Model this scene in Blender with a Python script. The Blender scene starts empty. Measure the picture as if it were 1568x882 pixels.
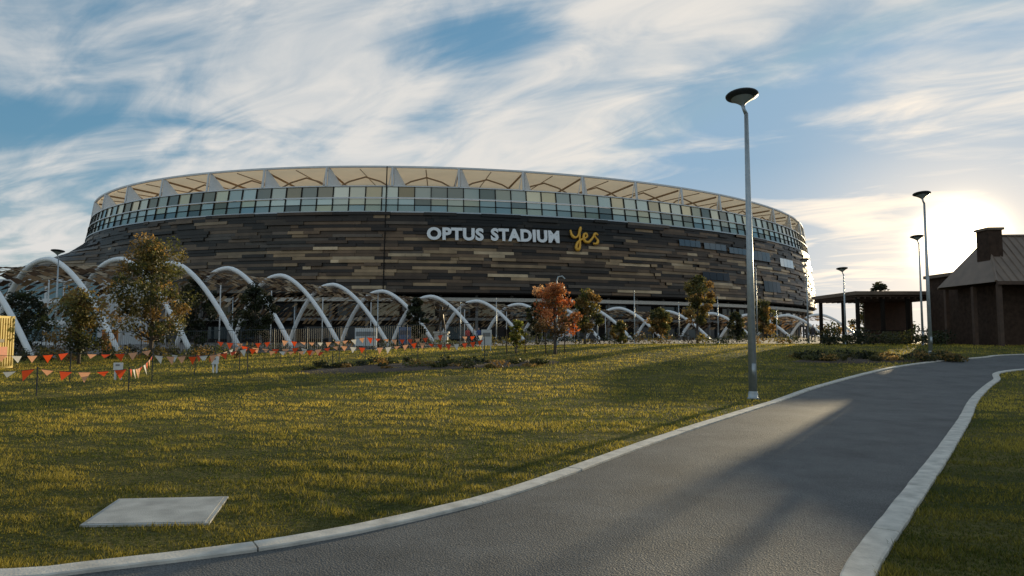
import bpy, math, random
import numpy as np
from mathutils import Vector
rng=np.random.default_rng(7); random.seed(7)
S=bpy.context.scene
S.view_settings.view_transform='Standard'; S.view_settings.look='None'; S.view_settings.exposure=0
F=1045.0; PITCH=math.radians(4.05); CP,SP=math.cos(PITCH),math.sin(PITCH); EYE=1.6
SUN_AZ=math.radians(33.5); SUN_EL=math.radians(6.5)
def sm(t): t=np.clip(t,0,1); return t*t*(3-2*t)
def terr(x,y):
    return sm((np.asarray(y,float)-16)/30)*(0.15+0.85*sm((np.asarray(x,float)+30)/40))
def T(x,y): return float(terr(x,y))
# site survey helpers: bearing (sight lines of the survey) + real distance -> world position
def W(px,py,d):
    v=(441-py)/F; u=(px-784)/F; f=CP-v*SP
    return Vector((u/f*d,d,EYE+(v*CP+SP)/f*d))
def G(px,py,dmax=90):
    d=2.0; last=None
    while d<dmax:
        p=W(px,py,d)
        if p.z<=T(p.x,p.y): break
        d+=0.02
    return Vector((p.x,p.y,T(p.x,p.y)))
def proj(P):
    P=np.asarray(P,float); x=P[...,0]; y=P[...,1]; z=P[...,2]-EYE
    f=y*CP+z*SP; u=z*CP-y*SP
    return 784+F*x/f, 441-F*u/f
# ------------------------------------------------------------ materials
def mat(name,col=(.5,.5,.5),rough=.6,metal=0,attr=False,noise=0,nscale=5,bump=0,bscale=30,transl=0,spec=.5,detail=6):
    m=bpy.data.materials.new(name); m.use_nodes=True; N=m.node_tree; n=N.nodes; L=N.links
    b=n['Principled BSDF']; b.inputs['Roughness'].default_value=rough; b.inputs['Metallic'].default_value=metal
    b.inputs['Specular IOR Level'].default_value=spec
    tc=n.new('ShaderNodeTexCoord'); 
    if attr:
        a=n.new('ShaderNodeAttribute'); a.attribute_name='Col'; src=a.outputs['Color']
    else:
        r=n.new('ShaderNodeRGB'); r.outputs[0].default_value=(*col,1); src=r.outputs[0]
    if noise:
        t=n.new('ShaderNodeTexNoise'); t.inputs['Scale'].default_value=nscale; t.inputs['Detail'].default_value=detail
        L.new(tc.outputs['Object'],t.inputs['Vector'])
        mr=n.new('ShaderNodeMapRange'); mr.inputs[1].default_value=.3; mr.inputs[2].default_value=.7
        mr.inputs[3].default_value=1-noise; mr.inputs[4].default_value=1+noise
        L.new(t.outputs['Fac'],mr.inputs[0])
        mx=n.new('ShaderNodeVectorMath'); mx.operation='SCALE'; L.new(src,mx.inputs[0]); L.new(mr.outputs[0],mx.inputs['Scale']); src=mx.outputs[0]
    L.new(src,b.inputs['Base Color'])
    if bump:
        t=n.new('ShaderNodeTexNoise'); t.inputs['Scale'].default_value=bscale; t.inputs['Detail'].default_value=5
        L.new(tc.outputs['Object'],t.inputs['Vector'])
        bp=n.new('ShaderNodeBump'); bp.inputs['Strength'].default_value=bump; bp.inputs['Distance'].default_value=.02
        L.new(t.outputs['Fac'],bp.inputs['Height']); L.new(bp.outputs[0],b.inputs['Normal'])
    if transl:
        tr=n.new('ShaderNodeBsdfTranslucent'); L.new(src,tr.inputs['Color'])
        ms=n.new('ShaderNodeMixShader'); ms.inputs[0].default_value=transl
        L.new(b.outputs[0],ms.inputs[1]); L.new(tr.outputs[0],ms.inputs[2]); L.new(ms.outputs[0],n['Material Output'].inputs[0])
    return m
M_panel=mat('facade_panels',attr=True,rough=.48,metal=.0,noise=.22,nscale=.4,spec=.35)
M_glass=mat('facade_glass',attr=True,rough=.12,metal=.45)
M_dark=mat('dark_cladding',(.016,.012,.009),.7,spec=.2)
M_white=mat('white_steel',(.70,.70,.69),.35,noise=.06,nscale=2)
M_arch=mat('white_arch_paint',(.88,.87,.85),.3,noise=.05,nscale=2)
M_fabric=mat('roof_fabric',(.85,.68,.47),.8,transl=.6,noise=.06,nscale=.2)
M_truss=mat('bronze_truss',(.30,.20,.12),.6)
M_conc=mat('concrete',(.58,.53,.46),.85,noise=.25,nscale=6,bump=.3,bscale=60)
M_slab=mat('slab_concrete',(.40,.39,.36),.8,noise=.25,nscale=4,bump=.3,bscale=90)
M_shade=mat('shaded_concrete',(.16,.15,.14),.8,noise=.2,nscale=1)  # darker copy of the concrete, concourse shade put into its base colour
M_steel=mat('galvanised_steel',(.42,.45,.46),.42,.55,noise=.12,nscale=9)
M_lampdark=mat('lamp_shade',(.03,.035,.04),.45)
M_lens=mat('lamp_lens',(.35,.38,.38),.3)
M_bark=mat('bark',(.11,.085,.065),.9,noise=.3,nscale=12)
M_leaf=mat('leaves',attr=True,rough=.55,transl=.5)
M_grassb=mat('grass_blades',attr=True,rough=.6,transl=.5,spec=.2)
M_paving=mat('paving',(.16,.13,.11),.85,noise=.25,nscale=.4)
M_mulch=mat('mulch',(.07,.045,.03),.95,noise=.5,nscale=9,bump=1,bscale=40)
M_letter=mat('sign_white',(.9,.9,.89),.4)
M_yes=mat('sign_yellow',(.85,.45,.05),.4)
M_arbour=mat('arbour_leaves',attr=True,rough=.7,transl=.35,spec=.2)
M_bronze=mat('bronze',(.05,.035,.022),.5,.6)
M_roofm=mat('metal_roof',(.20,.14,.10),.5,.1,noise=.15,nscale=1.5)
M_brick=mat('dark_brick',(.06,.036,.025),.9,noise=.3,nscale=4,bump=.5,bscale=12,spec=.2)
M_timber=mat('timber',(.08,.045,.028),.7,noise=.25,nscale=3)
M_col=mat('painted',attr=True,rough=.6,transl=.45)
M_colo=mat('painted_solid',attr=True,rough=.6,noise=.1,nscale=1)
# asphalt
M_asph=bpy.data.materials.new('asphalt'); M_asph.use_nodes=True
n=M_asph.node_tree.nodes; L=M_asph.node_tree.links; b=n['Principled BSDF']; b.inputs['Roughness'].default_value=.72; b.inputs['Specular IOR Level'].default_value=.35
tc=n.new('ShaderNodeTexCoord')
t1=n.new('ShaderNodeTexNoise'); t1.inputs['Scale'].default_value=75; t1.inputs['Detail'].default_value=4
t2=n.new('ShaderNodeTexNoise'); t2.inputs['Scale'].default_value=.9; t2.inputs['Detail'].default_value=9; t2.inputs['Roughness'].default_value=.7
t3=n.new('ShaderNodeTexVoronoi'); t3.inputs['Scale'].default_value=70
for t in (t1,t2,t3): L.new(tc.outputs['Object'],t.inputs['Vector'])
r1=n.new('ShaderNodeMapRange'); r1.inputs[1].default_value=.3; r1.inputs[2].default_value=.72; r1.inputs[3].default_value=.35; r1.inputs[4].default_value=1.8
r2=n.new('ShaderNodeMapRange'); r2.inputs[1].default_value=.3; r2.inputs[2].default_value=.7; r2.inputs[3].default_value=.6; r2.inputs[4].default_value=1.35
L.new(t1.outputs['Fac'],r1.inputs[0]); L.new(t2.outputs['Fac'],r2.inputs[0])
mu=n.new('ShaderNodeMath'); mu.operation='MULTIPLY'; L.new(r1.outputs[0],mu.inputs[0]); L.new(r2.outputs[0],mu.inputs[1])
vs=n.new('ShaderNodeVectorMath'); vs.operation='SCALE'; vs.inputs[0].default_value=(.096,.094,.091); L.new(mu.outputs[0],vs.inputs['Scale']); L.new(vs.outputs[0],b.inputs['Base Color'])
bp=n.new('ShaderNodeBump'); bp.inputs['Strength'].default_value=.8; bp.inputs['Distance'].default_value=.008; L.new(t3.outputs['Distance'],bp.inputs['Height']); L.new(bp.outputs[0],b.inputs['Normal'])
# lawn soil/thatch
M_lawn=bpy.data.materials.new('lawn'); M_lawn.use_nodes=True
n=M_lawn.node_tree.nodes; L=M_lawn.node_tree.links; b=n['Principled BSDF']; b.inputs['Roughness'].default_value=.95; b.inputs['Specular IOR Level'].default_value=.1
tc=n.new('ShaderNodeTexCoord')
t1=n.new('ShaderNodeTexNoise'); t1.inputs['Scale'].default_value=.5; t1.inputs['Detail'].default_value=8; t1.inputs['Roughness'].default_value=.65
t2=n.new('ShaderNodeTexNoise'); t2.inputs['Scale'].default_value=14; t2.inputs['Detail'].default_value=6
L.new(tc.outputs['Object'],t1.inputs['Vector']); L.new(tc.outputs['Object'],t2.inputs['Vector'])
cr=n.new('ShaderNodeValToRGB'); e=cr.color_ramp.elements; e[0].position=.35; e[0].color=(.045,.052,.013,1); e[1].position=.68; e[1].color=(.16,.13,.04,1)
L.new(t1.outputs['Fac'],cr.inputs[0])
r2=n.new('ShaderNodeMapRange'); r2.inputs[1].default_value=.3; r2.inputs[2].default_value=.7; r2.inputs[3].default_value=.6; r2.inputs[4].default_value=1.3
L.new(t2.outputs['Fac'],r2.inputs[0])
vs=n.new('ShaderNodeVectorMath'); vs.operation='SCALE'; L.new(cr.outputs[0],vs.inputs[0]); L.new(r2.outputs[0],vs.inputs['Scale']); L.new(vs.outputs[0],b.inputs['Base Color'])
bp=n.new('ShaderNodeBump'); bp.inputs['Strength'].default_value=1; bp.inputs['Distance'].default_value=.05; L.new(t2.outputs['Fac'],bp.inputs['Height']); L.new(bp.outputs[0],b.inputs['Normal'])
# ------------------------------------------------------------ mesh helpers
def link(o,parent=None):
    S.collection.objects.link(o)
    if parent: o.parent=parent
    return o
def empty(name):
    o=bpy.data.objects.new(name,None); return link(o)
class MB:
    def __init__(s): s.v=[];s.f=[];s.c=[];s.m=[]
    def add(s,vs,fs,col=(.5,.5,.5),mi=0):
        o=len(s.v); s.v+= [tuple(p) for p in vs]; s.c+=[(*col,1)]*len(vs)
        for f in fs: s.f.append([i+o for i in f]); s.m.append(mi)
    def quad(s,a,b,c,d,col=(.5,.5,.5),mi=0): s.add([a,b,c,d],[(0,1,2,3)],col,mi)
    def box(s,x0,x1,y0,y1,z0,z1,col=(.5,.5,.5),mi=0):
        s.hexa([(x0,y0,z0),(x1,y0,z0),(x1,y1,z0),(x0,y1,z0)],[(x0,y0,z1),(x1,y0,z1),(x1,y1,z1),(x0,y1,z1)],col,mi)
    def hexa(s,lo,hi,col=(.5,.5,.5),mi=0):
        s.add(list(lo)+list(hi),[(3,2,1,0),(4,5,6,7),(0,1,5,4),(1,2,6,5),(2,3,7,6),(3,0,4,7)],col,mi)
    def tube(s,pts,rad,n=8,col=(.5,.5,.5),mi=0,cap=True):
        pts=[Vector(p) for p in pts]; k=len(pts)
        if not hasattr(rad,'__len__'): rad=[rad]*k
        vs=[];fs=[]
        for i,p in enumerate(pts):
            t=(pts[min(i+1,k-1)]-pts[max(i-1,0)]).normalized()
            ref=Vector((0,1,0)) if abs(t.y)<.9 else Vector((1,0,0))
            a=t.cross(ref).normalized(); bb=t.cross(a)
            for j in range(n):
                an=2*math.pi*j/n; vs.append(p+(a*math.cos(an)+bb*math.sin(an))*rad[i])
        for i in range(k-1):
            for j in range(n):
                fs.append((i*n+j,i*n+(j+1)%n,(i+1)*n+(j+1)%n,(i+1)*n+j))
        if cap: fs.append(tuple(range(n))[::-1]); fs.append(tuple((k-1)*n+j for j in range(n)))
        s.add(vs,fs,col,mi)
    def lathe(s,c,prof,n=24,col=(.5,.5,.5),mi=0,tilt=0):
        vs=[];fs=[]
        for r,z in prof:
            for j in range(n):
                a=2*math.pi*j/n; x=r*math.cos(a); y=r*math.sin(a)
                y2=y*math.cos(tilt)-z*math.sin(tilt); z2=y*math.sin(tilt)+z*math.cos(tilt)
                vs.append((c[0]+x,c[1]+y2,c[2]+z2))
        for i in range(len(prof)-1):
            for j in range(n): fs.append((i*n+j,i*n+(j+1)%n,(i+1)*n+(j+1)%n,(i+1)*n+j))
        s.add(vs,fs,col,mi)
    def obj(s,name,mats,parent=None,smooth=False):
        me=bpy.data.meshes.new(name); me.from_pydata(s.v,[],s.f)
        if not isinstance(mats,(list,tuple)): mats=[mats]
        for m in mats: me.materials.append(m)
        me.polygons.foreach_set('material_index',s.m)
        a=me.color_attributes.new('Col','FLOAT_COLOR','POINT'); a.data.foreach_set('color',np.array(s.c,np.float32).ravel())
        if smooth: me.polygons.foreach_set('use_smooth',[True]*len(s.f))
        me.update(); o=bpy.data.objects.new(name,me); return link(o,parent)
def poly_np(name,V,C,m,parent=None):
    N,k,_=V.shape; me=bpy.data.meshes.new(name)
    me.vertices.add(N*k); me.vertices.foreach_set('co',V.astype(np.float32).ravel())
    me.loops.add(N*k); me.loops.foreach_set('vertex_index',np.arange(N*k,dtype=np.int32))
    me.polygons.add(N); me.polygons.foreach_set('loop_start',np.arange(0,N*k,k,dtype=np.int32))
    me.update(calc_edges=True); me.materials.append(m)
    a=me.color_attributes.new('Col','FLOAT_COLOR','POINT')
    c=np.ones((N,k,4),np.float32); c[:,:,:3]=C[:,None,:]; a.data.foreach_set('color',c.ravel())
    me.validate(); o=bpy.data.objects.new(name,me); return link(o,parent)
def leafquads(cen,size):
    N=len(cen); a=rng.normal(size=(N,3)); a/=np.linalg.norm(a,axis=1)[:,None]
    b=rng.normal(size=(N,3)); b-= (a*b).sum(1)[:,None]*a; b/=np.linalg.norm(b,axis=1)[:,None]
    s=(size*rng.uniform(.6,1.3,N))[:,None]
    a=a*s; b=b*s*.5
    return np.stack([cen-a,cen-b,cen+a,cen+b],1)
# ------------------------------------------------------------ ground
xs=np.unique(np.concatenate([np.linspace(-3000,-100,12),np.linspace(-100,-42,10),np.arange(-42,60.1,1),np.linspace(60,150,8),np.linspace(150,3000,10)]))
ys=np.unique(np.concatenate([np.linspace(-800,-10,10),np.arange(-10,60.1,1),np.linspace(60,400,12),np.linspace(400,5000,10)]))
X,Y=np.meshgrid(xs,ys); Z=terr(X,Y)
vs=np.stack([X,Y,Z],-1).reshape(-1,3); nx=len(xs)
fs=[(j*nx+i,j*nx+i+1,(j+1)*nx+i+1,(j+1)*nx+i) for j in range(len(ys)-1) for i in range(nx-1)]
me=bpy.data.meshes.new('lawn_ground'); me.from_pydata(vs.tolist(),[],fs); me.materials.append(M_lawn)
me.polygons.foreach_set('use_smooth',[True]*len(fs)); link(bpy.data.objects.new('lawn_ground',me))
mb=MB(); px_=list(np.linspace(-400,-32,6))+list(np.arange(-31,12,1.0))+[30,60,400]
py_=[54,60,80,120,200,500]
for j in range(len(py_)-1):
    for i in range(len(px_)-1):
        q=[(px_[i],py_[j]),(px_[i+1],py_[j]),(px_[i+1],py_[j+1]),(px_[i],py_[j+1])]
        mb.add([(x,y,T(x,y)+.012) for x,y in q],[(0,1,2,3)])
mb.obj('paved_plaza',M_paving)
# ------------------------------------------------------------ path
def cat(pts,n=14):
    P=[Vector(p) for p in pts]; P=[P[0]*2-P[1]]+P+[P[-1]*2-P[-2]]; out=[]
    for i in range(1,len(P)-2):
        for k in range(n):
            t=k/n; out.append(.5*((2*P[i])+(P[i+1]-P[i-1])*t+(2*P[i-1]-5*P[i]+4*P[i+1]-P[i+2])*t*t+(3*P[i]-P[i-1]-3*P[i+1]+P[i+2])*t**3))
    out.append(P[-2]); return out
def resample(P,n):
    P=np.array([[p[0],p[1]] for p in P]); d=np.r_[0,np.cumsum(np.linalg.norm(np.diff(P,axis=0),axis=1))]
    s=np.linspace(0,d[-1],n); return np.stack([np.interp(s,d,P[:,0]),np.interp(s,d,P[:,1])],1),d[-1]
Lpx=[(0,881),(120,869),(250,856),(400,836),(520,815),(640,789),(740,764),(850,727),(950,691),(1050,657),(1165,621),(1250,592),(1350,566),(1430,554),(1500,548),(1568,543)]
Rpx=[(1345,878),(1390,803),(1425,747),(1460,692),(1487,643),(1502,610),(1530,584),(1568,567)]
Lp=[(-26,3.0),(-15,3.7),(-8,4.25)]+[G(*p).xy for p in Lpx]+[(40,38),(62,41)]
Rp=[(-24,-2),(-12,-1.2),(-4,0),(.3,1.9),(1.7,3.5)]+[G(*p).xy for p in Rpx]+[(31,30.5),(45,33.5),(62,35)]
Lp=cat([Vector((p[0],p[1],0)) for p in Lp]); Rp=cat([Vector((p[0],p[1],0)) for p in Rp])
NL=220
LA,LL=resample(Lp,NL); RA,RL=resample(Rp,NL)
mb=MB(); K=14; vs=[];fs=[]
for i in range(NL):
    for k in range(K+1):
        t=k/K; x=LA[i,0]*(1-t)+RA[i,0]*t; y=LA[i,1]*(1-t)+RA[i,1]*t; vs.append((x,y,T(x,y)+.015))
for i in range(NL-1):
    for k in range(K): a=i*(K+1)+k; fs.append((a,a+1,a+K+2,a+K+1))
mb.add(vs,fs); mb.obj('asphalt_path',M_asph,smooth=True)
def kerb(A,side,name,w=.2,seg=1.9,ext=0):
    d=np.r_[0,np.cumsum(np.linalg.norm(np.diff(A,axis=0),axis=1))]; tot=d[-1]; mb=MB(); s=0
    def at(q):
        x=np.interp(q,d,A[:,0]); y=np.interp(q,d,A[:,1]); x2=np.interp(q+.1,d,A[:,0])-np.interp(q-.1,d,A[:,0]); y2=np.interp(q+.1,d,A[:,1])-np.interp(q-.1,d,A[:,1]); l=math.hypot(x2,y2)+1e-9
        return x,y,-y2/l*side,x2/l*side
    while s<tot-.3:
        e=min(s+seg*random.uniform(.9,1.1),tot)-.012; m=8; dz=random.uniform(-.003,.003)
        vs=[];fs=[]
        for i in range(m+1):
            q=s+(e-s)*i/m; x,y,nx_,ny_=at(q); z=T(x,y); jt=random.uniform(-.004,.004)
            for o,h in ((0,-.05),(jt,.034+dz),(.014+jt,.045+dz),(w-.012,.045+dz),(w+jt,.036+dz),(w,-.05)):
                vs.append((x+nx_*o,y+ny_*o,z+h))
        for i in range(m):
            for k in range(5): a=i*6+k; fs.append((a,a+6,a+7,a+1) if side<0 else (a,a+1,a+7,a+6))
        fs.append((0,1,2,3,4,5)); fs.append(tuple(m*6+k for k in range(6)))
        mb.add(vs,fs); s=e+.012
    mb.obj(name,M_conc)
kerb(LA,-1,'concrete_kerb'); kerb(RA,1,'concrete_kerb')
cs=[G(122,808),G(320,805),G(350,763),G(182,767)]
mb=MB(); lo=[(c.x,c.y,-.03) for c in cs]; hi=[(c.x,c.y,.018) for c in cs]; mb.hexa(lo,hi)
c0=sum((c for c in cs),Vector())/4
hi2=[((c.x-c0.x)*.93+c0.x,(c.y-c0.y)*.93+c0.y,.0185) for c in cs]; hi3=[((c.x-c0.x)*.93+c0.x,(c.y-c0.y)*.93+c0.y,.023) for c in cs]
mb.hexa(hi2,hi3)
mb.obj('concrete_access_cover',M_slab)
# ------------------------------------------------------------ grass
def inpoly(x,y,P):
    r=np.zeros(len(x),bool); j=len(P)-1
    for i in range(len(P)):
        xi,yi=P[i]; xj,yj=P[j]
        if yi!=yj: r^=((yi>y)!=(yj>y))&(x<(xj-xi)*(y-yi)/(yj-yi)+xi)
        j=i
    return r
pathpoly=np.concatenate([LA[::2],RA[::-2]])
def vnoise(x,y,s,seed):
    g=np.random.default_rng(seed).random((128,128)); x=x/s+500; y=y/s+500; xi=np.floor(x).astype(int); yi=np.floor(y).astype(int); fx=sm(x-xi); fy=sm(y-yi)
    a=g[xi%128,yi%128]; b=g[(xi+1)%128,yi%128]; c=g[xi%128,(yi+1)%128]; d=g[(xi+1)%128,(yi+1)%128]
    return (a*(1-fx)+b*fx)*(1-fy)+(c*(1-fx)+d*fx)*fy
def grass(N,d0,d1):
    d=np.exp(rng.uniform(math.log(d0),math.log(d1),N)); u=rng.uniform(-1.0,1.0,N); x=u*d; y=d
    keep=~inpoly(x,y,pathpoly)&~inpoly(x,y,[(c.x,c.y) for c in cs])&(y<53)
    x=x[keep];y=y[keep];d=d[keep];n_=len(x)
    xr2=x*.94-y*.3; yr2=x*.3+y*.94
    nz=vnoise(xr2*.4,yr2,.13,1)*.4+vnoise(xr2*.35,yr2,.32,2)*.35+vnoise(x*.5,y,.9,8)*.25; nz2=vnoise(x,y,2.6,3)*.5+vnoise(x,y,.5,5)*.5
    nz=np.clip((nz-.29)*2.2,0,1)
    h=(.010+.042*nz**1.5+.0011*d*(.25+nz))*rng.uniform(.6,1.25,n_); w=(.0028+.00044*d)
    a=rng.uniform(0,2*math.pi,n_); lx=rng.normal(0,.5,n_)*h; ly=rng.normal(0,.5,n_)*h
    z=terr(x,y)
    V=np.zeros((n_,3,3)); V[:,0]=np.stack([x-np.cos(a)*w,y-np.sin(a)*w,z-.003],1); V[:,1]=np.stack([x+np.cos(a)*w,y+np.sin(a)*w,z-.003],1); V[:,2]=np.stack([x+lx,y+ly,z+h],1)
    t=np.clip((nz2-.35)*1.3+(nz-.45)*.9+rng.normal(0,.2,n_)+.22,0,1)[:,None]  # random tone, plus tuft shadow and sunlit tips painted by tuft height
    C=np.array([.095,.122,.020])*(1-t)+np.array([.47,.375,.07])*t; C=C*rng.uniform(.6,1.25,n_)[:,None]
    far=sm((d-6)/11)[:,None]; C=C*(.74+.62*far)*(1+far*np.array([.08,0,-.05]))  # dim foreground and golden sunlit band painted into blade colour by distance
    return V,np.clip(C,0,.85)
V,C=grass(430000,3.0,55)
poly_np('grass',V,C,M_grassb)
# ------------------------------------------------------------ stadium: fit plan ellipse
tgt=[(160,299),(200,283),(300,266),(400,257),(500,253),(600,252),(700,255),(800,260),(900,268),(1000,281),(1100,299),(1160,313),(1200,327)]
th=np.linspace(0,2*np.pi,361)
def ell(p,z=None,th=th):
    cx,cy,a,b,ro,H=p; x=a*np.cos(th); y=b*np.sin(th)
    return np.stack([cx+x*math.cos(ro)-y*math.sin(ro),cy+x*math.sin(ro)+y*math.cos(ro),np.full_like(x,H if z is None else z)],-1)
def err(p):
    P=ell(p); qx,qy=proj(P); e=((qx.min()-140)**2+(qx.max()-1232)**2)*.5
    for X_,Y_ in tgt:
        s=np.where((qx[:-1]-X_)*(qx[1:]-X_)<=0)[0]
        if len(s)==0: e+=400; continue
        k=s[np.argmin(P[s,1])]; f=(X_-qx[k])/(qx[k+1]-qx[k]+1e-9); e+=(qy[k]+f*(qy[k+1]-qy[k])-Y_)**2
    if p[3]<100 or p[2]<100: e+=1e4
    return e
fr=np.random.default_rng(3); best=np.array([-21,277,140,125,.2,39.3]); be=err(best); sg=np.array([8,10,8,8,.15,1.5]); sc=1
for it in range(2500):
    q=best+fr.normal(size=6)*sg*sc
    if not(36<q[5]<44 and q[2]<165): continue
    e=err(q)
    if e<be: be=e; best=q
    if it%400==399: sc*=.55
E=best.copy(); HR=float(E[5]); kz=HR/39.3
tt=np.linspace(0,2*np.pi,2001); EP=ell(E,0,tt); ED=np.gradient(EP[:,:2],axis=0); ED/=np.linalg.norm(ED,axis=1)[:,None]; EN=np.stack([ED[:,1],-ED[:,0]],1)
ES=np.r_[0,np.cumsum(np.linalg.norm(np.diff(EP[:,:2],axis=0),axis=1))]; PER=ES[-1]
Z0,Z1,Z2,Z3,Z4=[z*kz for z in (11.0,28.7,31.9,34.6,39.3)]
def prof(z,nx_):
    o=np.interp(z,[0,Z0,Z1,Z3,Z4],[3.6,3.6,1.6,.5,0])
    Lf=float(sm((-nx_-.62)/.25))
    return o+Lf*16*float(sm((Z1-1.5-z)/9))
def FP(s,z,out=0):
    s=s%PER; x=np.interp(s,ES,EP[:,0]); y=np.interp(s,ES,EP[:,1]); nx_=np.interp(s,ES,EN[:,0]); ny_=np.interp(s,ES,EN[:,1])
    o=prof(z,nx_)+out; return Vector((x+nx_*o,y+ny_*o,z))
qx,qy=proj(np.c_[EP[:,:2],np.full(len(EP),25.)]); front=EP[:,1]<E[1]-20
def s_at(px):
    i=np.where(front)[0]; return ES[i[np.argmin(abs(qx[i]-px))]]
stad=empty('stadium')
mb=MB(); rows=25; pitch=(Z1-Z0)/rows
pal=[(.028,.019,.013),(.08,.050,.029),(.175,.108,.06),(.33,.22,.12),(.56,.41,.25),(.12,.09,.065)]
s_t0,s_t1=s_at(640),s_at(925)
for r in range(rows):
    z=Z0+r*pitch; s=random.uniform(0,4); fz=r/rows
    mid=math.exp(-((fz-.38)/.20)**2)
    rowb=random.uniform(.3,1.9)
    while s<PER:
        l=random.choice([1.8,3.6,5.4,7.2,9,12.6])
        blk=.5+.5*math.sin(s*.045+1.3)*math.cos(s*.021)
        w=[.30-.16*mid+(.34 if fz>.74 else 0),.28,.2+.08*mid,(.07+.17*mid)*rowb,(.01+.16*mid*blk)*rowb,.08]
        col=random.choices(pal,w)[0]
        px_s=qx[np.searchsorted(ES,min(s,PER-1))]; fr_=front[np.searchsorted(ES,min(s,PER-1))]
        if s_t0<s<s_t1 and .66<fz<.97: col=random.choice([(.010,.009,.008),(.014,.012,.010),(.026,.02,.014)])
        if fr_ and px_s>1130: col=tuple(c*1.6+.012 for c in col)  # right-hand panels lightened, sunlight put into their colour
        if fr_ and px_s<420: col=(col[0]*.75+.006,col[1]*.80+.008,col[2]*.88+.006)  # left panels darkened, shade and greenish reflection put into their colour
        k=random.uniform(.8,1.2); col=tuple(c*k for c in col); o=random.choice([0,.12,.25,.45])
        h=pitch*.93; m=max(1,int(l/3.6))
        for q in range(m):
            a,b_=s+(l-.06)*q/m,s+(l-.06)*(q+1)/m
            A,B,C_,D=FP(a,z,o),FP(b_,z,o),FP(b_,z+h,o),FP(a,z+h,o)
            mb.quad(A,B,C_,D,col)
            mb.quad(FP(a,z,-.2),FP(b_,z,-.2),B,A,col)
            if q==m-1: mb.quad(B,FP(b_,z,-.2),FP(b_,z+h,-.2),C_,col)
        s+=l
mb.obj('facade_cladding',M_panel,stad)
SEG=240; ss=[PER*i/SEG for i in range(SEG+1)]
def ring(profile,name,m,rev=False):
    mb=MB()
    for i in range(SEG):
        for (z0,o0),(z1,o1) in zip(profile[:-1],profile[1:]):
            mb.quad(FP(ss[i],z0,o0),FP(ss[i+1],z0,o0),FP(ss[i+1],z1,o1),FP(ss[i],z1,o1))
    return mb.obj(name,m,stad)
ring([(Z0-.3,-5.5),(Z0-.3,-.25),(Z0+1,-.25),(18,-.25),(21,-.25),(24,-.25),(Z1-1,-.25),(Z1,-.25)],'facade_backing',M_dark)
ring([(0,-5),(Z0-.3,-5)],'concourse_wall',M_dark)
ring([(Z4-.5,-30),(Z4-.35,-.3)],'roof_fabric',M_fabric)
ring([(Z4-.4,.15),(Z4,.15),(Z4,-.5),(Z4-.4,-.5),(Z4-.4,.15)],'roof_rim_beam',M_white)
ring([(Z3-.1,-8),(Z3-.1,.25),(Z3+.12,.25),(Z3+.12,-8)],'parapet_deck',M_white)
ring([(Z2-.1,.0),(Z2-.1,.35),(Z2+.12,.35),(Z2+.12,0)],'glass_transom',M_white)
ring([(Z1-.15,-.3),(Z1-.15,.3),(Z1+.15,.3),(Z1+.15,-.3)],'cladding_coping',M_steel)
ring([(9.3,-4.6),(9.3,-1),(10.1,-1),(10.1,-4.6)],'concourse_fascia',M_conc)
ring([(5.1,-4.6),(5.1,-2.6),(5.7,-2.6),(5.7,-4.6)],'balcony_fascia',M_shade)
mb=MB(); mu_=MB(); ng=int(PER/3.6); st=PER/ng
for i in range(ng):
    s=i*st
    for (za,zb,base) in ((Z1+.2,(Z1+Z2)/2,(.26,.36,.36)),((Z1+Z2)/2,Z2-.15,(.42,.51,.48)),(Z2+.15,Z3-.15,(.56,.59,.50))):
        k=random.choice([.45,.8,1,1.1,1.2])*random.uniform(.92,1.08); w=random.random()**2*.3; c=(base[0]*k*(1+w),base[1]*k,base[2]*k*(1-w))  # random pane tone; warm shift paints light glowing through the glass
        mb.quad(FP(s,za),FP(s+st,za),FP(s+st,zb),FP(s,zb),c)
    for za,zb in ((Z1+.15,Z2-.1),(Z2+.12,Z3-.1)):
        w=.1
        mu_.hexa([FP(s-w,za,.02),FP(s+w,za,.02),FP(s+w,za,.24),FP(s-w,za,.24)],[FP(s-w,zb,.02),FP(s+w,zb,.02),FP(s+w,zb,.24),FP(s-w,zb,.24)])
    zz=(Z1+Z2)/2; mu_.hexa([FP(s,zz-.06,.02),FP(s+st,zz-.06,.02),FP(s+st,zz-.06,.15),FP(s,zz-.06,.15)],[FP(s,zz+.06,.02),FP(s+st,zz+.06,.02),FP(s+st,zz+.06,.15),FP(s,zz+.06,.15)])
mb.obj('glazing',M_glass,stad); mu_.obj('mullions',M_dark,stad)
mw=MB(); mt=MB(); s0=s_at(600); nb=int(round(PER/14.8)); sb=PER/nb
for i in range(nb):
    s=s0+i*sb
    mw.tube([FP(s,Z3,.2),FP(s,Z4-.2,.05)],.26,6)
    mw.hexa([FP(s+.3,Z3,-.1),FP(s+3.0,Z3,-3.5),FP(s+3.2,Z3,-3.3),FP(s+.5,Z3,.1)],[FP(s+.3,Z4-.5,-.1),FP(s+.6,Z4-.5,-.5),FP(s+.8,Z4-.5,-.3),FP(s+.5,Z4-.5,.1)])
    mw.tube([FP(s-.9,Z3,-.6),FP(s-.1,Z4-.3,0)],.1,5)
    mt.tube([FP(s,Z4-.8,-1),FP(s,Z4-1.4,-14),FP(s,Z4-1,-28)],.25,5)
    mt.tube([FP(s+.6,Z3+.6,-5),FP(s+sb*.25,Z3+2.4,-5.5),FP(s+sb*.5,Z4-1.2,-6),FP(s+sb*.75,Z3+2.4,-5.5),FP(s+sb-.6,Z3+.6,-5)],.2,5)
    mt.tube([FP(s+sb*.5,Z4-.7,-.5),FP(s+sb*.5,Z4-.7,-28)],.12,4)
mw.obj('roof_posts',M_white,stad); mt.obj('roof_trusses',M_truss,stad)
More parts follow.
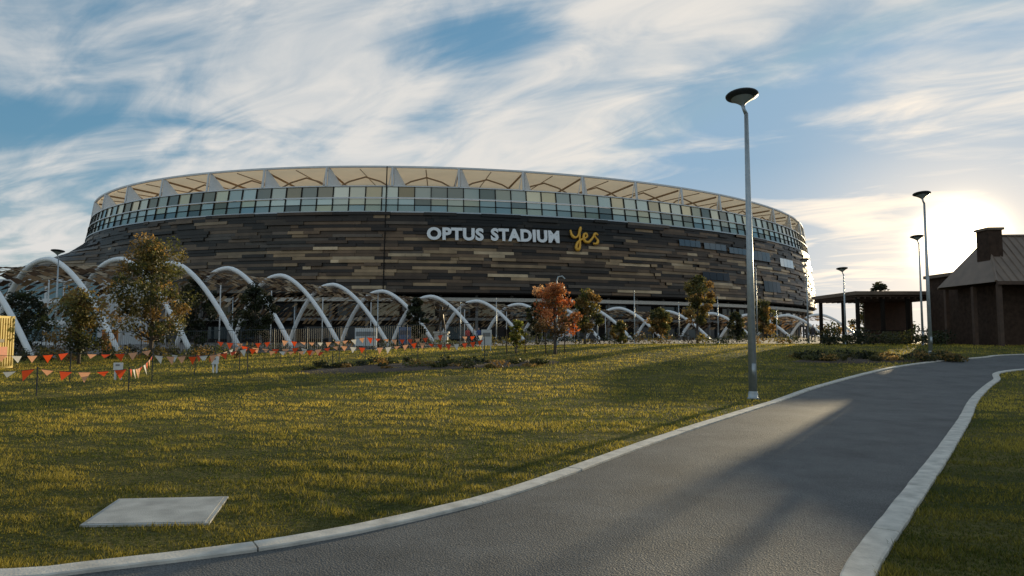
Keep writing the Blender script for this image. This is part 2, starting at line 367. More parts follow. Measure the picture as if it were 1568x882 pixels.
ring([(Z3+.2,-9),(Z4-.9,-16)],'gallery_screen',M_fabric)
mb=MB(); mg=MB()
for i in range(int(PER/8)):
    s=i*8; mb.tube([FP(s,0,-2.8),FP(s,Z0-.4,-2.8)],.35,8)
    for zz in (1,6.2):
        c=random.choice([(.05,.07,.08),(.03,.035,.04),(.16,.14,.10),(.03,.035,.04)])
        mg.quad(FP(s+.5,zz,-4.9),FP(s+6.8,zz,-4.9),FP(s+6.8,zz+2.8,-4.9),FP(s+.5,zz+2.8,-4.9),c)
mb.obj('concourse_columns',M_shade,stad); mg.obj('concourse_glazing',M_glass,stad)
mb=MB(); s=s_at(592); mb.hexa([FP(s-.12,Z0,.5),FP(s+.12,Z0,.5),FP(s+.12,Z0,.6),FP(s-.12,Z0,.6)],[FP(s-.12,Z4-.3,.5),FP(s+.12,Z4-.3,.5),FP(s+.12,Z4-.3,.6),FP(s-.12,Z4-.3,.6)])
mb.obj('facade_seam',M_dark,stad)  # thin dark strip added as the vertical seam of the facade
mb=MB()
for a,b_,z,h,c in ((1030,1062,24.2,1.6,(.10,.13,.15)),(1066,1100,24,1.6,(.10,.13,.15)),(1104,1130,23.6,1.6,(.10,.13,.15)),(1140,1165,22.6,2.6,(.1,.11,.12)),(1180,1200,22,2.4,(.7,.72,.7)),(1150,1175,14,3,(.015,.015,.02)),(1060,1100,16,2,(.02,.02,.025))):  # the near-white pane paints a lit window, the others are plain glass
    A,B=s_at(a),s_at(b_); k=4
    for q in range(k):
        u0=A+(B-A)*q/k; u1=A+(B-A)*(q+1)/k-.12
        mb.quad(FP(u0,z,.52),FP(u1,z,.52),FP(u1,z+h,.52),FP(u0,z+h,.52),c)
mb.obj('ribbon_windows',M_glass,stad)
def letters(body,pa,pb,py,hpx):
    cu=bpy.data.curves.new('sign','FONT'); cu.body=body; cu.extrude=.05; cu.offset=.045; cu.resolution_u=4; cu.space_character=1.08
    o=bpy.data.objects.new('tmp',cu); link(o); dg=bpy.context.evaluated_depsgraph_get(); me=bpy.data.meshes.new_from_object(o.evaluated_get(dg))
    bpy.data.objects.remove(o); co=np.array([v.co[:] for v in me.vertices]); A,B=s_at(pa),s_at(pb)
    x0,x1=co[:,0].min(),co[:,0].max(); y0,y1=co[:,1].min(),co[:,1].max()
    p=FP((A+B)/2,25,.7); d=math.hypot(p.x,p.y); zc=W(784,py,p.y).z; hh=hpx/F*d*1.0
    for v,c in zip(me.vertices,co):
        s=A+(B-A)*(c[0]-x0)/(x1-x0); z=zc+((c[1]-y0)/(y1-y0)-.5)*hh; v.co=FP(s,z,.8+c[2]*4)
    me.materials.clear(); me.materials.append(M_letter); link(bpy.data.objects.new('sign_letters',me),stad)
letters('OPTUS',655,738,358.5,20); letters('STADIUM',749,850,361,20)
A=s_at(865); zc=W(784,382,FP(A,25).y).z; mb=MB()
strokes=[[(0,4.4),(.25,3.3),(.9,2.7),(1.7,3.0),(2.2,4.0),(2.5,4.9),(2.6,5.3)],[(2.3,4.2),(2.2,2.6),(2.2,1.2),(2.0,.2),(1.5,-.2),(1.2,.4),(1.6,1.5),(2.6,2.3),(3.4,2.6),(4.1,3.1),(3.95,3.75),(3.4,3.6),(3.15,2.7),(3.5,1.9),(4.3,1.75),(5.1,2.4),(5.8,3.3),(6.2,3.9)],[(6.9,3.6),(6.3,3.9),(5.9,3.4),(6.4,2.8),(6.8,2.2),(6.4,1.5),(5.5,1.5)]]
for st_ in strokes:
    P=cat([Vector((x,y,0)) for x,y in st_],6); k=len(P)
    mb.tube([FP(A+p.x,zc+p.y,.85) for p in P],[.22+.14*math.sin(math.pi*i/k*2)**2 for i in range(k)],6)
mb.obj('sign_script',M_yes,stad,True)
# ------------------------------------------------------------ arbour
arb=empty('arbour')
pk=[(-60,398,50),(75,397,53),(185,397,56),(265,403,60),(350,411,66),(430,422,73),(510,436,81),(585,446,89),(660,454,97),(730,461,104),(795,466,110),(850,469,115),(900,471,119),(948,472,123),(1022,477,128),(1090,480,133),(1150,482,137),(1205,483,141),(1255,482,144)]
dirv=Vector((.95,-.31,0)); arches=[]
def apt(a,t,back=0,k=1):
    p,H=a; w=7.6 if t>0 else 6.2; e=1.6 if t>0 else 2.4
    q=p+dirv*(t*w); z0=T(q.x,q.y); return Vector((q.x,q.y+back,z0+(H*(1-abs(t)**e))*k))
ma=MB()
for px,py,d in pk:
    p=W(px,py,d); H=p.z-T(p.x,p.y); a=(Vector((p.x,p.y,0)),H); arches.append(a)
    ma.tube([apt(a,t) for t in np.linspace(-1,1,33)],.17+.0008*d,8)
for i in range(len(arches)-1):
    a=arches[i]; q=apt(a,-.35,2.5,.9); ma.tube([(q.x,q.y,T(q.x,q.y)),q],.07,6)
ma.obj('steel_arches',M_arch,arb,True)
mc=MB(); cols=[(.28,.17,.09),(.42,.28,.16),(.12,.07,.04),(.52,.39,.26),(.06,.035,.02),(.2,.12,.06)]
for i in range(len(arches)-1):
    A,B=arches[i],arches[i+1]; gap=(B[0]-A[0]).length; nu=max(4,int(gap/.7)); nv=20
    for u in range(nu):
        for v in range(nv):
            if random.random()>.8: continue
            fu=(u+.5*(v%2))/nu; t=-.8+1.15*v/nv
            def q(f,t): return apt(A,t,2.2,.95).lerp(apt(B,t,2.2,.95),f)
            c=q(fu,t); e1=(q(fu+1.0/nu,t)-c); e2=(q(fu,t+1.05*1.15/nv)-c); j=Vector((0,0,random.uniform(-.15,.15)))
            mc.quad(c,c+e1*.5+e2*.15+j,c+e1+e2*.9,c+e1*.3+e2*.9-j,random.choice(cols))
mc.obj('leaf_canopy',M_arbour,arb)
# ------------------------------------------------------------ trees
PALG=[(.06,.065,.018),(.10,.10,.028),(.20,.155,.04),(.30,.18,.05)]
PALD=[(.022,.028,.012),(.04,.048,.016),(.07,.065,.022)]
PALO=[(.48,.13,.035),(.58,.22,.08),(.36,.14,.045),(.68,.38,.18),(.16,.09,.03)]
PALY=[(.2,.2,.03),(.14,.17,.03),(.26,.22,.04)]
def tree(name,px,top,d,wpx,pal,n=2600,bare=.35,stake=False,dense=1.0):
    p=W(px,520,d); gz=T(p.x,p.y); zt=W(px,top,d).z; H=zt-gz; R=wpx/F*d/2; tr=empty(name)
    base=Vector((p.x,p.y,gz)); mb=MB(); r0=.026*H**.8+.02
    lean=Vector((random.uniform(-.04,.04),random.uniform(-.04,.04),0))*H
    tp=[base+lean*(t**1.5)+Vector((random.uniform(-.05,.05),random.uniform(-.05,.05),H*.88*t)) for t in np.linspace(0,1,9)]; tp[0]=base-Vector((0,0,.1))
    mb.tube(tp,[r0*(1-.85*i/8) for i in range(9)],8)
    nc=int(34*dense); cen=[];col=[]
    for k in range(nc):
        f=bare+(1-bare)*((k+.5)/nc)**.85; w=math.sin(math.pi*min(1,.12+.86*(f-bare)/(1-bare)))**.6
        a=k*2.4+random.uniform(-.5,.5); rr=R*w*random.uniform(.15,1.0)
        c=base+lean*f+Vector((math.cos(a)*rr,math.sin(a)*rr,H*min(f*.97+random.uniform(-.03,.03),.97)))
        s=max(0.15,f-.22*random.uniform(.6,1.3)); i0=min(7,int(s*8/.88*.9)); st_=tp[i0].lerp(tp[i0+1],.5); m=st_.lerp(c,.5)+Vector((0,0,-.05*H*random.random()))
        mb.tube([st_,m,c],[r0*.32*(1.1-f),r0*.2*(1.1-f)+.004,.006],5)
        cr=R*random.uniform(.22,.40); m_=int(n/nc*random.uniform(.5,1.5))
        g=rng.normal(size=(m_,3)); g/=np.linalg.norm(g,axis=1)[:,None]; g*=(rng.random(m_)**.45)[:,None]*cr*np.array([1,1,.8])
        cen.append(g+np.array(c)); bc=np.array(random.choice(pal))*random.uniform(.75,1.25)
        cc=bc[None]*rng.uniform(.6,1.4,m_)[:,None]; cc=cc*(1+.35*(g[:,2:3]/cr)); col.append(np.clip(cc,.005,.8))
    mb.obj('trunk_and_limbs',M_bark,tr,True)
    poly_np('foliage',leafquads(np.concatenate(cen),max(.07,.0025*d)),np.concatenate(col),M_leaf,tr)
    if stake:
        mb=MB()
        for o in (-.5,.5): mb.tube([base+Vector((o,0,-.1)),base+Vector((o,0,1.3))],.03,5)
        mb.obj('stakes',M_timber,tr)
tree('eucalyptus_tree',232,368,40,122,PALG,9000,.2,dense=2.0)
tree('eucalyptus_tree',122,448,36,104,PALG,5400,.18,dense=1.5)
tree('eucalyptus_tree',392,438,55,66,PALD,3000,.22)
tree('eucalyptus_tree',300,425,62,64,PALD,3000,.15)
tree('eucalyptus_tree',32,445,52,70,PALD,3000,.15)
tree('cypress_tree',638,456,70,32,PALD,2400,.1)
tree('autumn_tree',850,434,36,84,PALO,3600,.3,True,1.3)
tree('eucalyptus_tree',896,445,52,50,PALG,2800,.25)
tree('eucalyptus_tree',1068,423,58,62,PALG,3000,.3)
tree('young_tree',790,490,37,28,PALY,1100,.25,True)
tree('eucalyptus_tree',1168,462,62,45,PALG,2000,.25)
tree('eucalyptus_tree',1012,474,64,38,PALG,1800,.3)
tree('eucalyptus_tree',1350,432,80,38,PALD,1500,.3)
tree('eucalyptus_tree',1335,455,70,50,PALG,1800,.15)
tree('eucalyptus_tree',822,462,60,34,PALD,1400,.2)
tree('eucalyptus_tree',950,492,50,26,PALG,900,.15)
tree('eucalyptus_tree',1128,478,66,34,PALD,1000,.15)
# ------------------------------------------------------------ beds, shrubs, hedges
def blob(cx,cy,rx,ry,name,ang=0):
    mb=MB(); vs=[(cx,cy,T(cx,cy)+.05)]; fs=[]; n_=40; R_=6
    for r in range(1,R_+1):
        for j in range(n_):
            a=2*math.pi*j/n_; k=r/R_*(1+.12*math.sin(3*a+cx)+.07*math.sin(5*a)); x=rx*k*math.cos(a); y=ry*k*math.sin(a)
            X_=cx+x*math.cos(ang)-y*math.sin(ang); Y_=cy+x*math.sin(ang)+y*math.cos(ang); vs.append((X_,Y_,T(X_,Y_)+(.05 if r<R_ else -.02)))
    for j in range(n_): fs.append((0,1+j,1+(j+1)%n_))
    for r in range(R_-1):
        for j in range(n_): a=1+r*n_+j; b_=1+r*n_+(j+1)%n_; fs.append((a,a+n_,b_+n_,b_))
    mb.add(vs,fs); mb.obj(name,M_mulch,smooth=True)
def shrubs(name,pts,pal,per=90,size=.07):
    cen=[];col=[]
    for x,y,r,h in pts:
        g=rng.normal(size=(per,3)); g/=np.linalg.norm(g,axis=1)[:,None]; g*=(rng.random(per)**.4)[:,None]*np.array([r,r,h/2]); g[:,2]=g[:,2]+h*.5
        cen.append(g+np.array([x,y,T(x,y)])); bc=np.array(random.choice(pal))*random.uniform(.7,1.3); col.append(np.clip(bc[None]*rng.uniform(.6,1.4,per)[:,None],.004,.8))
    poly_np(name,leafquads(np.concatenate(cen),size),np.concatenate(col),M_leaf)
g1=G(660,561); blob(g1.x,g1.y,6.0,2.2,'mulch_bed',.35)
shrubs('groundcover_plants',[(g1.x+random.uniform(-5,5),g1.y+random.uniform(-1.5,2),random.uniform(.2,.5),random.uniform(.12,.4)) for _ in range(50)],PALG+PALD,70)
g2=G(1345,551); blob(g2.x,g2.y,4.2,1.7,'mulch_bed',.25)
shrubs('low_shrubs',[(g2.x+random.uniform(-3.6,3.6),g2.y+random.uniform(-1.3,1.3),random.uniform(.3,.6),random.uniform(.2,.45)) for _ in range(60)],PALG+PALD,90)
shrubs('hedge',[(x,random.uniform(52,55)-.0*x,random.uniform(.5,.9),random.uniform(.4,1.1)) for x in np.arange(-44,40,.7)],PALG+PALD+[(.12,.08,.04)],80,.1)
shrubs('hedge',[(x,random.uniform(45,48),random.uniform(.6,1.0),random.uniform(.7,1.3)) for x in np.arange(21,30,.4)],PALD,120,.1)
shrubs('ornamental_grasses',[(x,random.uniform(38,43),random.uniform(.3,.6),random.uniform(.4,1.0)) for x in np.arange(-36,-15,.5)],PALG+PALD+[(.2,.12,.05)],80,.09)
pts=[]
for x in np.arange(90,700,5.): pts.append((x,random.uniform(330,360),random.uniform(4,7),random.uniform(5,10)))
for x in np.arange(-600,-150,5.): pts.append((x,random.uniform(330,360),random.uniform(4,7),random.uniform(5,10)))
shrubs('distant_trees',pts,PALD+PALG,120,.9)
# ------------------------------------------------------------ street lamps
def lamp(px,top,d,head=True,r=.1,name='street_lamp',hs=1.0):
    p=W(px,520,d); gz=T(p.x,p.y); zt=W(px,top,d).z; base=Vector((p.x,p.y,gz)); H=zt-gz; e=empty(name); mb=MB()
    jog=Vector((-.09,0,0)) if head else Vector((0,0,0))
    hz=.32*hs if head else 0
    mb.lathe(base,[(.0,.03),(.15*hs,.03),(.15*hs,.0),(.15*hs,.03),(r*1.15,.035),(r*1.15,.15),(r*1.02,.2)],20)
    mb.tube([base+Vector((0,0,.02)),base+Vector((0,0,H*.45)),base+Vector((0,0,H-hz-.22*hs))],[r,r*.8,r*.5],16)
    mb.tube([base+Vector((0,0,H-hz-.24*hs)),base+Vector((0,0,H-hz-.12*hs))+jog*.6,base+jog+Vector((0,0,H-hz+.02))],[r*.5,r*.42,r*.5],10)
    a0=base+Vector((0,-r*.98,.55))
    mb.hexa([a0+Vector(v) for v in ((-.05,-.012,0),(.05,-.012,0),(.05,.03,0),(-.05,.03,0))],[a0+Vector(v) for v in ((-.05,-.012,.35),(.05,-.012,.35),(.05,.03,.35),(-.05,.03,.35))])
    mb.obj('pole',M_steel,e,True)
    if head:
        h=MB(); c=base+jog+Vector((0,0,H-hz)); til=math.radians(-7)
        h.lathe(c,[(.05*hs,0),(.08*hs,.03*hs),(.15*hs,.09*hs),(.28*hs,.18*hs)],32,mi=1,tilt=til)
        h.lathe(c,[(.28*hs,.18*hs),(.41*hs,.25*hs),(.42*hs,.28*hs),(.40*hs,.30*hs),(.2*hs,.32*hs),(0.001,.33*hs)],32,mi=0,tilt=til)
        h.obj('lamp_head',[M_lampdark,M_lens],e,True)
lp=G(1152,611); lamp(1151,143,lp.y,r=.105)
lamp(1424,295,34.5,r=.1)
lamp(1413,361,46,r=.08); lamp(1295,410,52,r=.08); lamp(1238,396,58,r=.08); lamp(84,383,46,r=.08,name='street_lamp')
for px,top,d in ((578,448,60),(760,456,62),(972,445,58),(1100,455,62),(1160,404,56),(1190,470,60),(915,470,60),(450,470,58),(355,455,58),(705,462,66),(1040,462,64)):
    lamp(px,top,d,head=False,r=.06,name='light_pole')
mb=MB(); q=W(853,520,50); z=W(853,424,50).z; q=Vector((q.x,q.y,T(q.x,q.y)))
mb.tube([q,(q.x,q.y,z-.3),(q.x+.1,q.y,z),(q.x+.4,q.y,z+.05),(q.x+.6,q.y,z-.15)],.05,6); mb.obj('hooked_light_pole',M_steel)
# ------------------------------------------------------------ right buildings
e=empty('pavilion'); mb=MB()
z1=W(1380,447,55).z; g=1.0
mb.box(27.2,35.5,54,62,z1-.28,z1,mi=0); mb.box(27.4,35.3,54.2,61.8,z1-.45,z1-.281,mi=1)
for x in (27.6,29.6,31.6,33.6,35.1):
    for y in (54.5,61): mb.box(x-.12,x+.12,y-.12,y+.12,g-.1,z1-.45,mi=2)
mb.box(31,35.2,60,60.2,g,z1-.45,mi=1)
for k in range(16): mb.box(27.5+k*.5,27.58+k*.5,54.1,61.9,z1-.6,z1-.451,mi=1)
mb.box(27.6,35.2,54.4,54.5,g+1.0,g+1.08,mi=2); mb.obj('open_canopy',[M_roofm,M_timber,M_dark],e)
mb=MB(); z2=W(1500,416,50).z; mb.box(32.9,37,50,53.9,g,z2-.25,mi=0); mb.box(32.6,37.2,49.7,53.95,z2-.25,z2,mi=1)
mb.box(33.3,34.3,49.96,50.1,g+.9,g+2.6,mi=2); mb.box(34.8,36,49.96,50.1,g+.9,g+2.6,mi=2); mb.obj('entry_block',[M_brick,M_roofm,M_dark],e)
e=empty('brick_house'); mb=MB()
x0,x1,y0,y1,ez,rz=30.6,62,43,49,W(1540,431,43).z,W(1540,362,46).z; ym=46; rx0=32.3
mb.box(x0+1.2,x1,y0+1.6,y1-.4,g-.6,ez-.1,mi=0)
def slab(a,b_,c,d,t=.12):
    mb.hexa([Vector(p)-Vector((0,0,t)) for p in (a,b_,c,d)],[Vector(p) for p in (a,b_,c,d)],mi=1)
slab((x0,y0,ez),(x1,y0,ez),(x1,ym,rz),(rx0,ym,rz)); slab((x1,y1,ez),(x0,y1,ez),(rx0,ym,rz),(x1,ym,rz)); 
mb.add([(x0,y0,ez+.003),(rx0,ym,rz+.003),(x0,y1,ez+.003)],[(0,1,2)],mi=1)
for k in range(70):
    x=x0+.5*k; 
    if x>x1: break
    f=min(1,(x-x0)/(rx0-x0)); a=Vector((x,y0,ez+.02)); b_=Vector((x,y0+(ym-y0)*f,ez+(rz-ez)*f+.02)); mb.tube([a,b_],.045,4,mi=1)
mb.tube([(x0,y0,ez+.03),(rx0,ym,rz+.05),(x1,ym,rz+.05)],.09,6,mi=1)
mb.box(x0,x1,y0-.14,y0-.003,ez-.2,ez+.02,mi=2)
for k in range(12):
    x=x0+.3+k*2.9; mb.box(x-.12,x+.12,y0+.1,y0+.34,g-.6,ez-.15,mi=2)
    if x+.9>x0+1.3: mb.box(x+1.1,x+2.4,y0+1.54,y0+1.7,g+.3,g+2.3,mi=3)
for yy in (45.6,48.5): mb.box(x0+.18,x0+.42,yy-.12,yy+.12,g-.6,ez-.15,mi=2)
cx=W(1514,360,45.2).x; cz=W(1511,354,45.2).z; mb.box(cx-.45,cx+.45,44.6,45.8,rz-2.6,cz,mi=0); mb.box(cx-.55,cx+.55,44.5,45.9,cz,cz+.16,mi=1)
mb.obj('house_body',[M_brick,M_roofm,M_timber,M_dark],e)
e=empty('glass_building'); mb=MB(); 
mb.box(-110,-68,112,130,0,11,mi=0)
for fl in range(3):
    for k in range(14):
        x=-109.4+k*3; mb.box(x,x+2.5,111.9,111.99,.8+fl*3.5,3.3+fl*3.5,(.12,.2,.24),1)
    mb.box(-110.3,-67.7,111.5,111.89,3.5+fl*3.5,3.9+fl*3.5,mi=0)
mb.obj('building_body',[M_white,M_glass],e)
e=empty('painted_container'); p=W(22,520,32.4); gz=T(p.x,p.y); zt=W(22,482,30).z; mb=MB()
mb.box(p.x-3.2,p.x,30,32.4,gz,zt,(.6,.42,.06))
for k in range(22): mb.box(p.x-3.15+k*.145,p.x-3.08+k*.145,29.96,29.999,gz+.1,zt-.1,(.42,.28,.04))
for k in range(15): mb.box(p.x+.001,p.x+.04,30.08+k*.155,30.16+k*.155,gz+.1,zt-.1,(.5,.35,.05))
mb.box(p.x+.041,p.x+.06,30.5,31.9,gz+.5,gz+1.0,(.45,.10,.03)); mb.box(p.x+.041,p.x+.06,30.7,31.7,gz+1.2,gz+1.35,(.08,.06,.03))
mb.obj('container_body',M_colo,e)
mb=MB(); fx=np.arange(-46,-2,2.4)
for i,x in enumerate(fx):
    y=49.5; z=T(x,y); mb.tube([(x,y,z),(x,y,z+1.8)],.035,5)
    if i<len(fx)-1:
        x2=fx[i+1]; zb=T(x2,y)
        for h in (.15,1.75): mb.tube([(x,y,z+h),(x2,y,zb+h)],.02,4)
        for k in range(1,16): f=k/16; mb.tube([(x+2.4*f,y,z+(zb-z)*f+.15),(x+2.4*f,y,z+(zb-z)*f+1.75)],.008,3,cap=False)
mb.obj('perimeter_fence',M_lampdark)
def bunting(knots,name):
    e=empty(name); mp=MB(); mf=MB(); P=[]
    for px,d,h in knots:
        q=W(px,520,d); P.append(Vector((q.x,q.y,T(q.x,q.y)+h))); mp.tube([(q.x,q.y,T(q.x,q.y)-.05),(q.x,q.y,T(q.x,q.y)+h+.05)],.018,6)
    k=0
    for a,b_ in zip(P[:-1],P[1:]):
        L_=(b_-a).length; n_=max(4,int(L_/.40)); sag=.045*L_
        pt=[a.lerp(b_,i/n_)-Vector((0,0,sag*4*(i/n_)*(1-i/n_))) for i in range(n_+1)]
        mp.tube(pt,.007,4)
        for i in range(n_):
            c=pt[i].lerp(pt[i+1],.5); dv=(pt[i+1]-pt[i]).normalized(); k+=1
            if random.random()<.08: continue
            col=(.9,.10,.02) if k%4 else (.85,.8,.72)
            if px>300 and random.random()<.4: col=(.9,.45,.25)
            w=Vector((random.uniform(-.08,.08),random.uniform(-.15,.15),0)); hh=random.uniform(.22,.32)
            if random.random()<.2: hh*=.6
            mf.add([c-dv*.15,c+dv*.15,c+w-Vector((0,0,hh))],[(0,1,2)],col)
    mp.obj('string_and_stakes',M_lampdark,e); mf.obj('flags',M_col,e)
bunting([(-90,17,.8),(60,18.5,.72),(200,19.5,.66),(235,23,.9),(380,26,1.0),(520,29,.95),(640,31,.95),(742,33,.95)],'bunting_line')
bunting([(-60,22,1.1),(110,23,1.0),(235,24,1.05),(300,26,.75),(368,29,1.0),(460,30,.85),(510,31,.55)],'bunting_line')
bunting([(330,31,1.15),(430,33,1.1),(560,35,1.1),(680,37,1.1),(742,38,1.0)],'bunting_line')
mb=MB()
for px,d,w,h,c in ((330,27,.25,.3,(.8,.8,.78)),(182,24,.3,.25,(.8,.8,.78)),(560,50,1.6,1.3,(.7,.72,.74)),(168,52,1.2,1.6,(.6,.2,.03)),(745,40,.6,.9,(.6,.6,.58)),(865,55,1.2,1.0,(.7,.7,.7)),(620,56,1.0,1.4,(.05,.1,.2))):
    q=W(px,520,d); z=T(q.x,q.y); mb.box(q.x-w/2,q.x+w/2,d,d+.08,z+.35,z+.35+h,c); mb.box(q.x-w/2+.03,q.x-w/2+.08,d+.01,d+.07,z-.1,z+.35,c); mb.box(q.x+w/2-.08,q.x+w/2-.03,d+.01,d+.07,z-.1,z+.35,c)
    mb.box(q.x-w/2+.08,q.x+w/2-.08,d-.01,d-.003,z+.35+h*.55,z+.35+h*.8,tuple(v*.35 for v in c))
mb.obj('info_signs',M_colo)
# statue + distant pedestrians: one continuous skinned body each
def figure(name,pos,b0,sc_,jn,rd,parent,mt,cols=None):
    ed=[(0,1),(1,2),(2,3),(3,4),(2,5),(5,6),(6,7),(2,8),(8,9),(9,10),(0,11),(11,12),(12,13),(13,14),(0,15),(15,16),(16,17),(17,18),(4,19)]
    me=bpy.data.meshes.new(name); me.from_pydata([(pos.x+a*sc_,pos.y+b_*sc_,b0+c*sc_) for a,b_,c in jn],ed,[])
    o=link(bpy.data.objects.new(name,me)); o.modifiers.new('s','SKIN')
    for i,sv in enumerate(me.skin_vertices[0].data): sv.radius=(rd[i]*sc_,rd[i]*sc_); sv.use_root=(i==0)
    o.modifiers.new('ss','SUBSURF').levels=1
    dg=bpy.context.evaluated_depsgraph_get(); m2=bpy.data.meshes.new_from_object(o.evaluated_get(dg)); bpy.data.objects.remove(o)
    m2.materials.clear(); m2.materials.append(mt)
    if cols:
        a=m2.color_attributes.new('Col','FLOAT_COLOR','POINT')
        for i,v in enumerate(m2.vertices):
            h=(v.co.z-b0)/sc_; c=cols[3] if h>1.72 else cols[0] if h>1.5 else cols[1] if h>.92 else cols[2] if h>.1 else (.03,.03,.03)
            a.data[i].color=(*c,1)
    link(bpy.data.objects.new(name,m2),parent)
rd=[.15,.14,.16,.06,.11,.07,.05,.04,.07,.05,.04,.1,.07,.05,.04,.1,.07,.05,.04,.09]
e=empty('bronze_statue'); q=W(676,520,58); gz=T(q.x,q.y); mb=MB(); b0=gz+1.3
mb.box(q.x-.55,q.x+.55,57.5,58.5,gz-.1,b0-.15); mb.box(q.x-.65,q.x+.65,57.4,58.6,b0-.149,b0); mb.obj('plinth',M_conc,e)
jn=[(0,0,.95),(0,0,1.2),(0,0,1.42),(0,0,1.55),(0,0,1.72),(.2,0,1.42),(.42,-.05,1.6),(.5,-.1,1.9),(-.2,0,1.42),(-.42,.05,1.55),(-.55,0,1.85),(.1,0,.9),(.2,-.08,.5),(.24,.05,.06),(.24,-.14,.03),(-.1,0,.9),(-.2,.1,.5),(-.28,.2,.06),(-.28,0,.03),(.02,-.05,1.8)]
figure('figure',Vector((q.x,58,0)),b0,1.2,jn,rd,e,M_bronze)
jw=[(0,0,.95),(0,0,1.2),(0,0,1.40),(0,0,1.52),(0,0,1.66),(.19,0,1.40),(.24,.04,1.12),(.22,-.12,.88),(-.19,0,1.40),(-.24,-.03,1.12),(-.22,.12,.88),(.09,0,.9),(.13,-.16,.5),(.13,-.1,.07),(.13,-.24,.03),(-.09,0,.9),(-.09,.1,.5),(-.09,.3,.1),(-.09,.18,.04),(0,-.03,1.72)]
rw=[.14,.125,.14,.055,.085,.055,.045,.04,.055,.045,.04,.095,.065,.045,.035,.095,.065,.045,.035,.08]
for px,d,c in ((716,72,(.5,.05,.04)),(733,74,(.05,.08,.2)),(727,80,(.6,.6,.6)),(560,78,(.04,.04,.05)),(1245,70,(.06,.05,.05))):
    q=W(px,520,d); pe=empty('person'); figure('body',q,T(q.x,q.y)+.012,1.0,jw,rw,pe,M_colo,[(.45,.28,.2),c,(.03,.04,.07),(.05,.03,.02)])
# ------------------------------------------------------------ camera, sun, world
cam=bpy.data.cameras.new('camera'); cam.lens=24; cam.sensor_width=36; cam.clip_end=9000; co=bpy.data.objects.new('camera',cam); link(co); co.location=(0,0,EYE); co.rotation_euler=(math.radians(90)+PITCH,0,0); S.camera=co
def dirv3(az,el): return (math.sin(az)*math.cos(el),math.cos(az)*math.cos(el),math.sin(el))
sd=Vector(dirv3(SUN_AZ,SUN_EL))
su=bpy.data.lights.new('sun','SUN'); su.energy=5; su.angle=math.radians(.5); su.color=(1,.81,.50); so=bpy.data.objects.new('sun',su); link(so); so.rotation_euler=sd.to_track_quat('Z','Y').to_euler()
w=bpy.data.worlds.new('World'); S.world=w; w.use_nodes=True; N=w.node_tree; n=N.nodes; L=N.links; n.clear()
out=n.new('ShaderNodeOutputWorld'); bg=n.new('ShaderNodeBackground'); bg.inputs[1].default_value=.13; L.new(bg.outputs[0],out.inputs[0])
sky=n.new('ShaderNodeTexSky'); sky.sky_type='NISHITA'; sky.sun_disc=False; sky.sun_elevation=SUN_EL; sky.sun_rotation=SUN_AZ; sky.air_density=1.0; sky.dust_density=.6; sky.ozone_density=2
tc=n.new('ShaderNodeTexCoord')
def VM(op,a,b=None,sc=None):
    x=n.new('ShaderNodeVectorMath'); x.operation=op
    for i,k in enumerate((a,b)):
        if k is None: continue
        if isinstance(k,(tuple,list)): x.inputs[i].default_value=k
        else: L.new(k,x.inputs[i])
    if sc is not None:
        if isinstance(sc,(int,float)): x.inputs['Scale'].default_value=sc
        else: L.new(sc,x.inputs['Scale'])
    return x.outputs['Value'] if op=='DOT_PRODUCT' else x.outputs[0]
def MA(op,a,b=None,cl=False):
    x=n.new('ShaderNodeMath'); x.operation=op; x.use_clamp=cl
    for i,k in enumerate((a,b)):
        if k is None: continue
        if isinstance(k,(int,float)): x.inputs[i].default_value=k
        else: L.new(k,x.inputs[i])
    return x.outputs[0]
D=VM('NORMALIZE',tc.outputs['Generated'])
sx=n.new('ShaderNodeSeparateXYZ'); L.new(D,sx.inputs[0])
zz=MA('ADD',MA('MAXIMUM',sx.outputs[2],0),.12)
pl=n.new('ShaderNodeCombineXYZ'); L.new(MA('DIVIDE',sx.outputs[0],zz),pl.inputs[0]); L.new(MA('DIVIDE',sx.outputs[1],zz),pl.inputs[1]); pl=pl.outputs[0]
def cloudn(ang,along,across,off,det,dist,rough=.55):
    a=math.radians(ang); c=n.new('ShaderNodeCombineXYZ')
    L.new(MA('MULTIPLY',VM('DOT_PRODUCT',pl,(math.cos(a),math.sin(a),0)),along),c.inputs[0])
    L.new(MA('MULTIPLY',VM('DOT_PRODUCT',pl,(-math.sin(a),math.cos(a),0)),across),c.inputs[1]); c.inputs[2].default_value=off
    t=n.new('ShaderNodeTexNoise'); t.inputs['Scale'].default_value=1; t.inputs['Detail'].default_value=det; t.inputs['Distortion'].default_value=dist; t.inputs['Roughness'].default_value=rough; L.new(c.outputs[0],t.inputs['Vector']); return t.outputs['Fac']
def ss_(v,lo,hi):
    r=n.new('ShaderNodeMapRange'); r.interpolation_type='SMOOTHSTEP'; r.inputs[1].default_value=lo; r.inputs[2].default_value=hi; L.new(v,r.inputs[0]); return r.outputs[0]
A_=cloudn(158,.9,1.9,1.7,7,.8,.54)
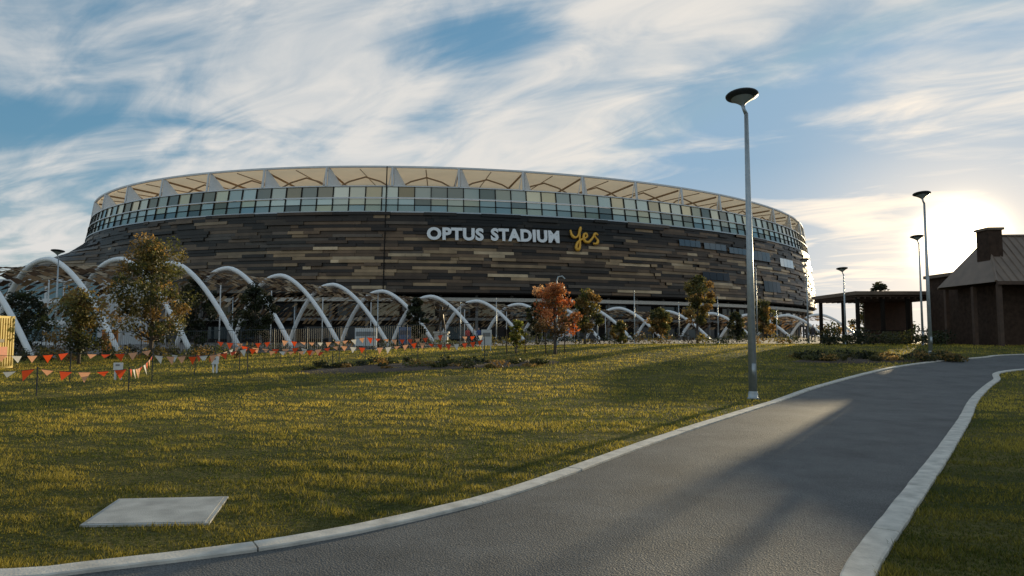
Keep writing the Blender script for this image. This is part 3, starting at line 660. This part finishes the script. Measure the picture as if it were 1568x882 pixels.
B_=cloudn(143,1.7,4.2,5.3,7,1.1,.55)
val=MA('ADD',MA('MULTIPLY',A_,.72),MA('MULTIPLY',B_,.28))
def wdir(px,py):
    p=W(px,py,10)-Vector((0,0,EYE)); return tuple(p.normalized())
# broad cloud masses (positive) and clear patches (negative) in fixed sky directions
for px,py,pw,amp in ((430,110,45,.12),(580,190,60,.08),(830,195,80,.10),(980,110,120,.11),(1130,45,140,.13),(130,200,90,.10),(200,30,120,.06),(1330,275,110,.09),(1420,90,60,.05),(60,320,80,.07),(1500,30,80,.04),
                     (50,110,80,-.15),(240,120,240,-.12),(720,40,130,-.09),(1190,185,130,-.15),(760,110,250,-.05),(1250,60,240,-.08),(640,235,400,-.05),(1480,180,140,-.09),(1050,215,200,-.08)):
    val=MA('ADD',val,MA('MULTIPLY',MA('POWER',MA('MAXIMUM',VM('DOT_PRODUCT',D,wdir(px,py)),0),pw),amp))
cf=ss_(val,.41,.655)
cf=MA('MULTIPLY',cf,MA('ADD',MA('MULTIPLY',ss_(B_,.3,.65),.30),.71),True)
hz=MA('MULTIPLY',MA('SUBTRACT',1,MA('MULTIPLY',sx.outputs[2],4.2),True),.6)
cf=MA('MAXIMUM',cf,hz,True)
dp=MA('MAXIMUM',VM('DOT_PRODUCT',D,tuple(sd)),0)
g1_=MA('POWER',dp,9); g2_=MA('POWER',dp,90); g3_=MA('POWER',dp,2200)
cc=VM('ADD',(5.7,5.6,5.4),VM('SCALE',(1.7,1.15,.5),None,g1_))
skc=VM('MINIMUM',VM('SCALE',sky.outputs[0],None,.6),(1.9,2.3,2.8))
skyb=VM('ADD',skc,(.35,1.15,1.85))
mx=n.new('ShaderNodeMix'); mx.data_type='RGBA'; L.new(cf,mx.inputs['Factor']); L.new(skyb,mx.inputs['A']); L.new(cc,mx.inputs['B'])
fin=VM('ADD',mx.outputs['Result'],VM('SCALE',(4.2,2.7,1.1),None,g2_))
fin=VM('ADD',fin,VM('SCALE',(90,72,44),None,g3_))
L.new(fin,bg.inputs[0])
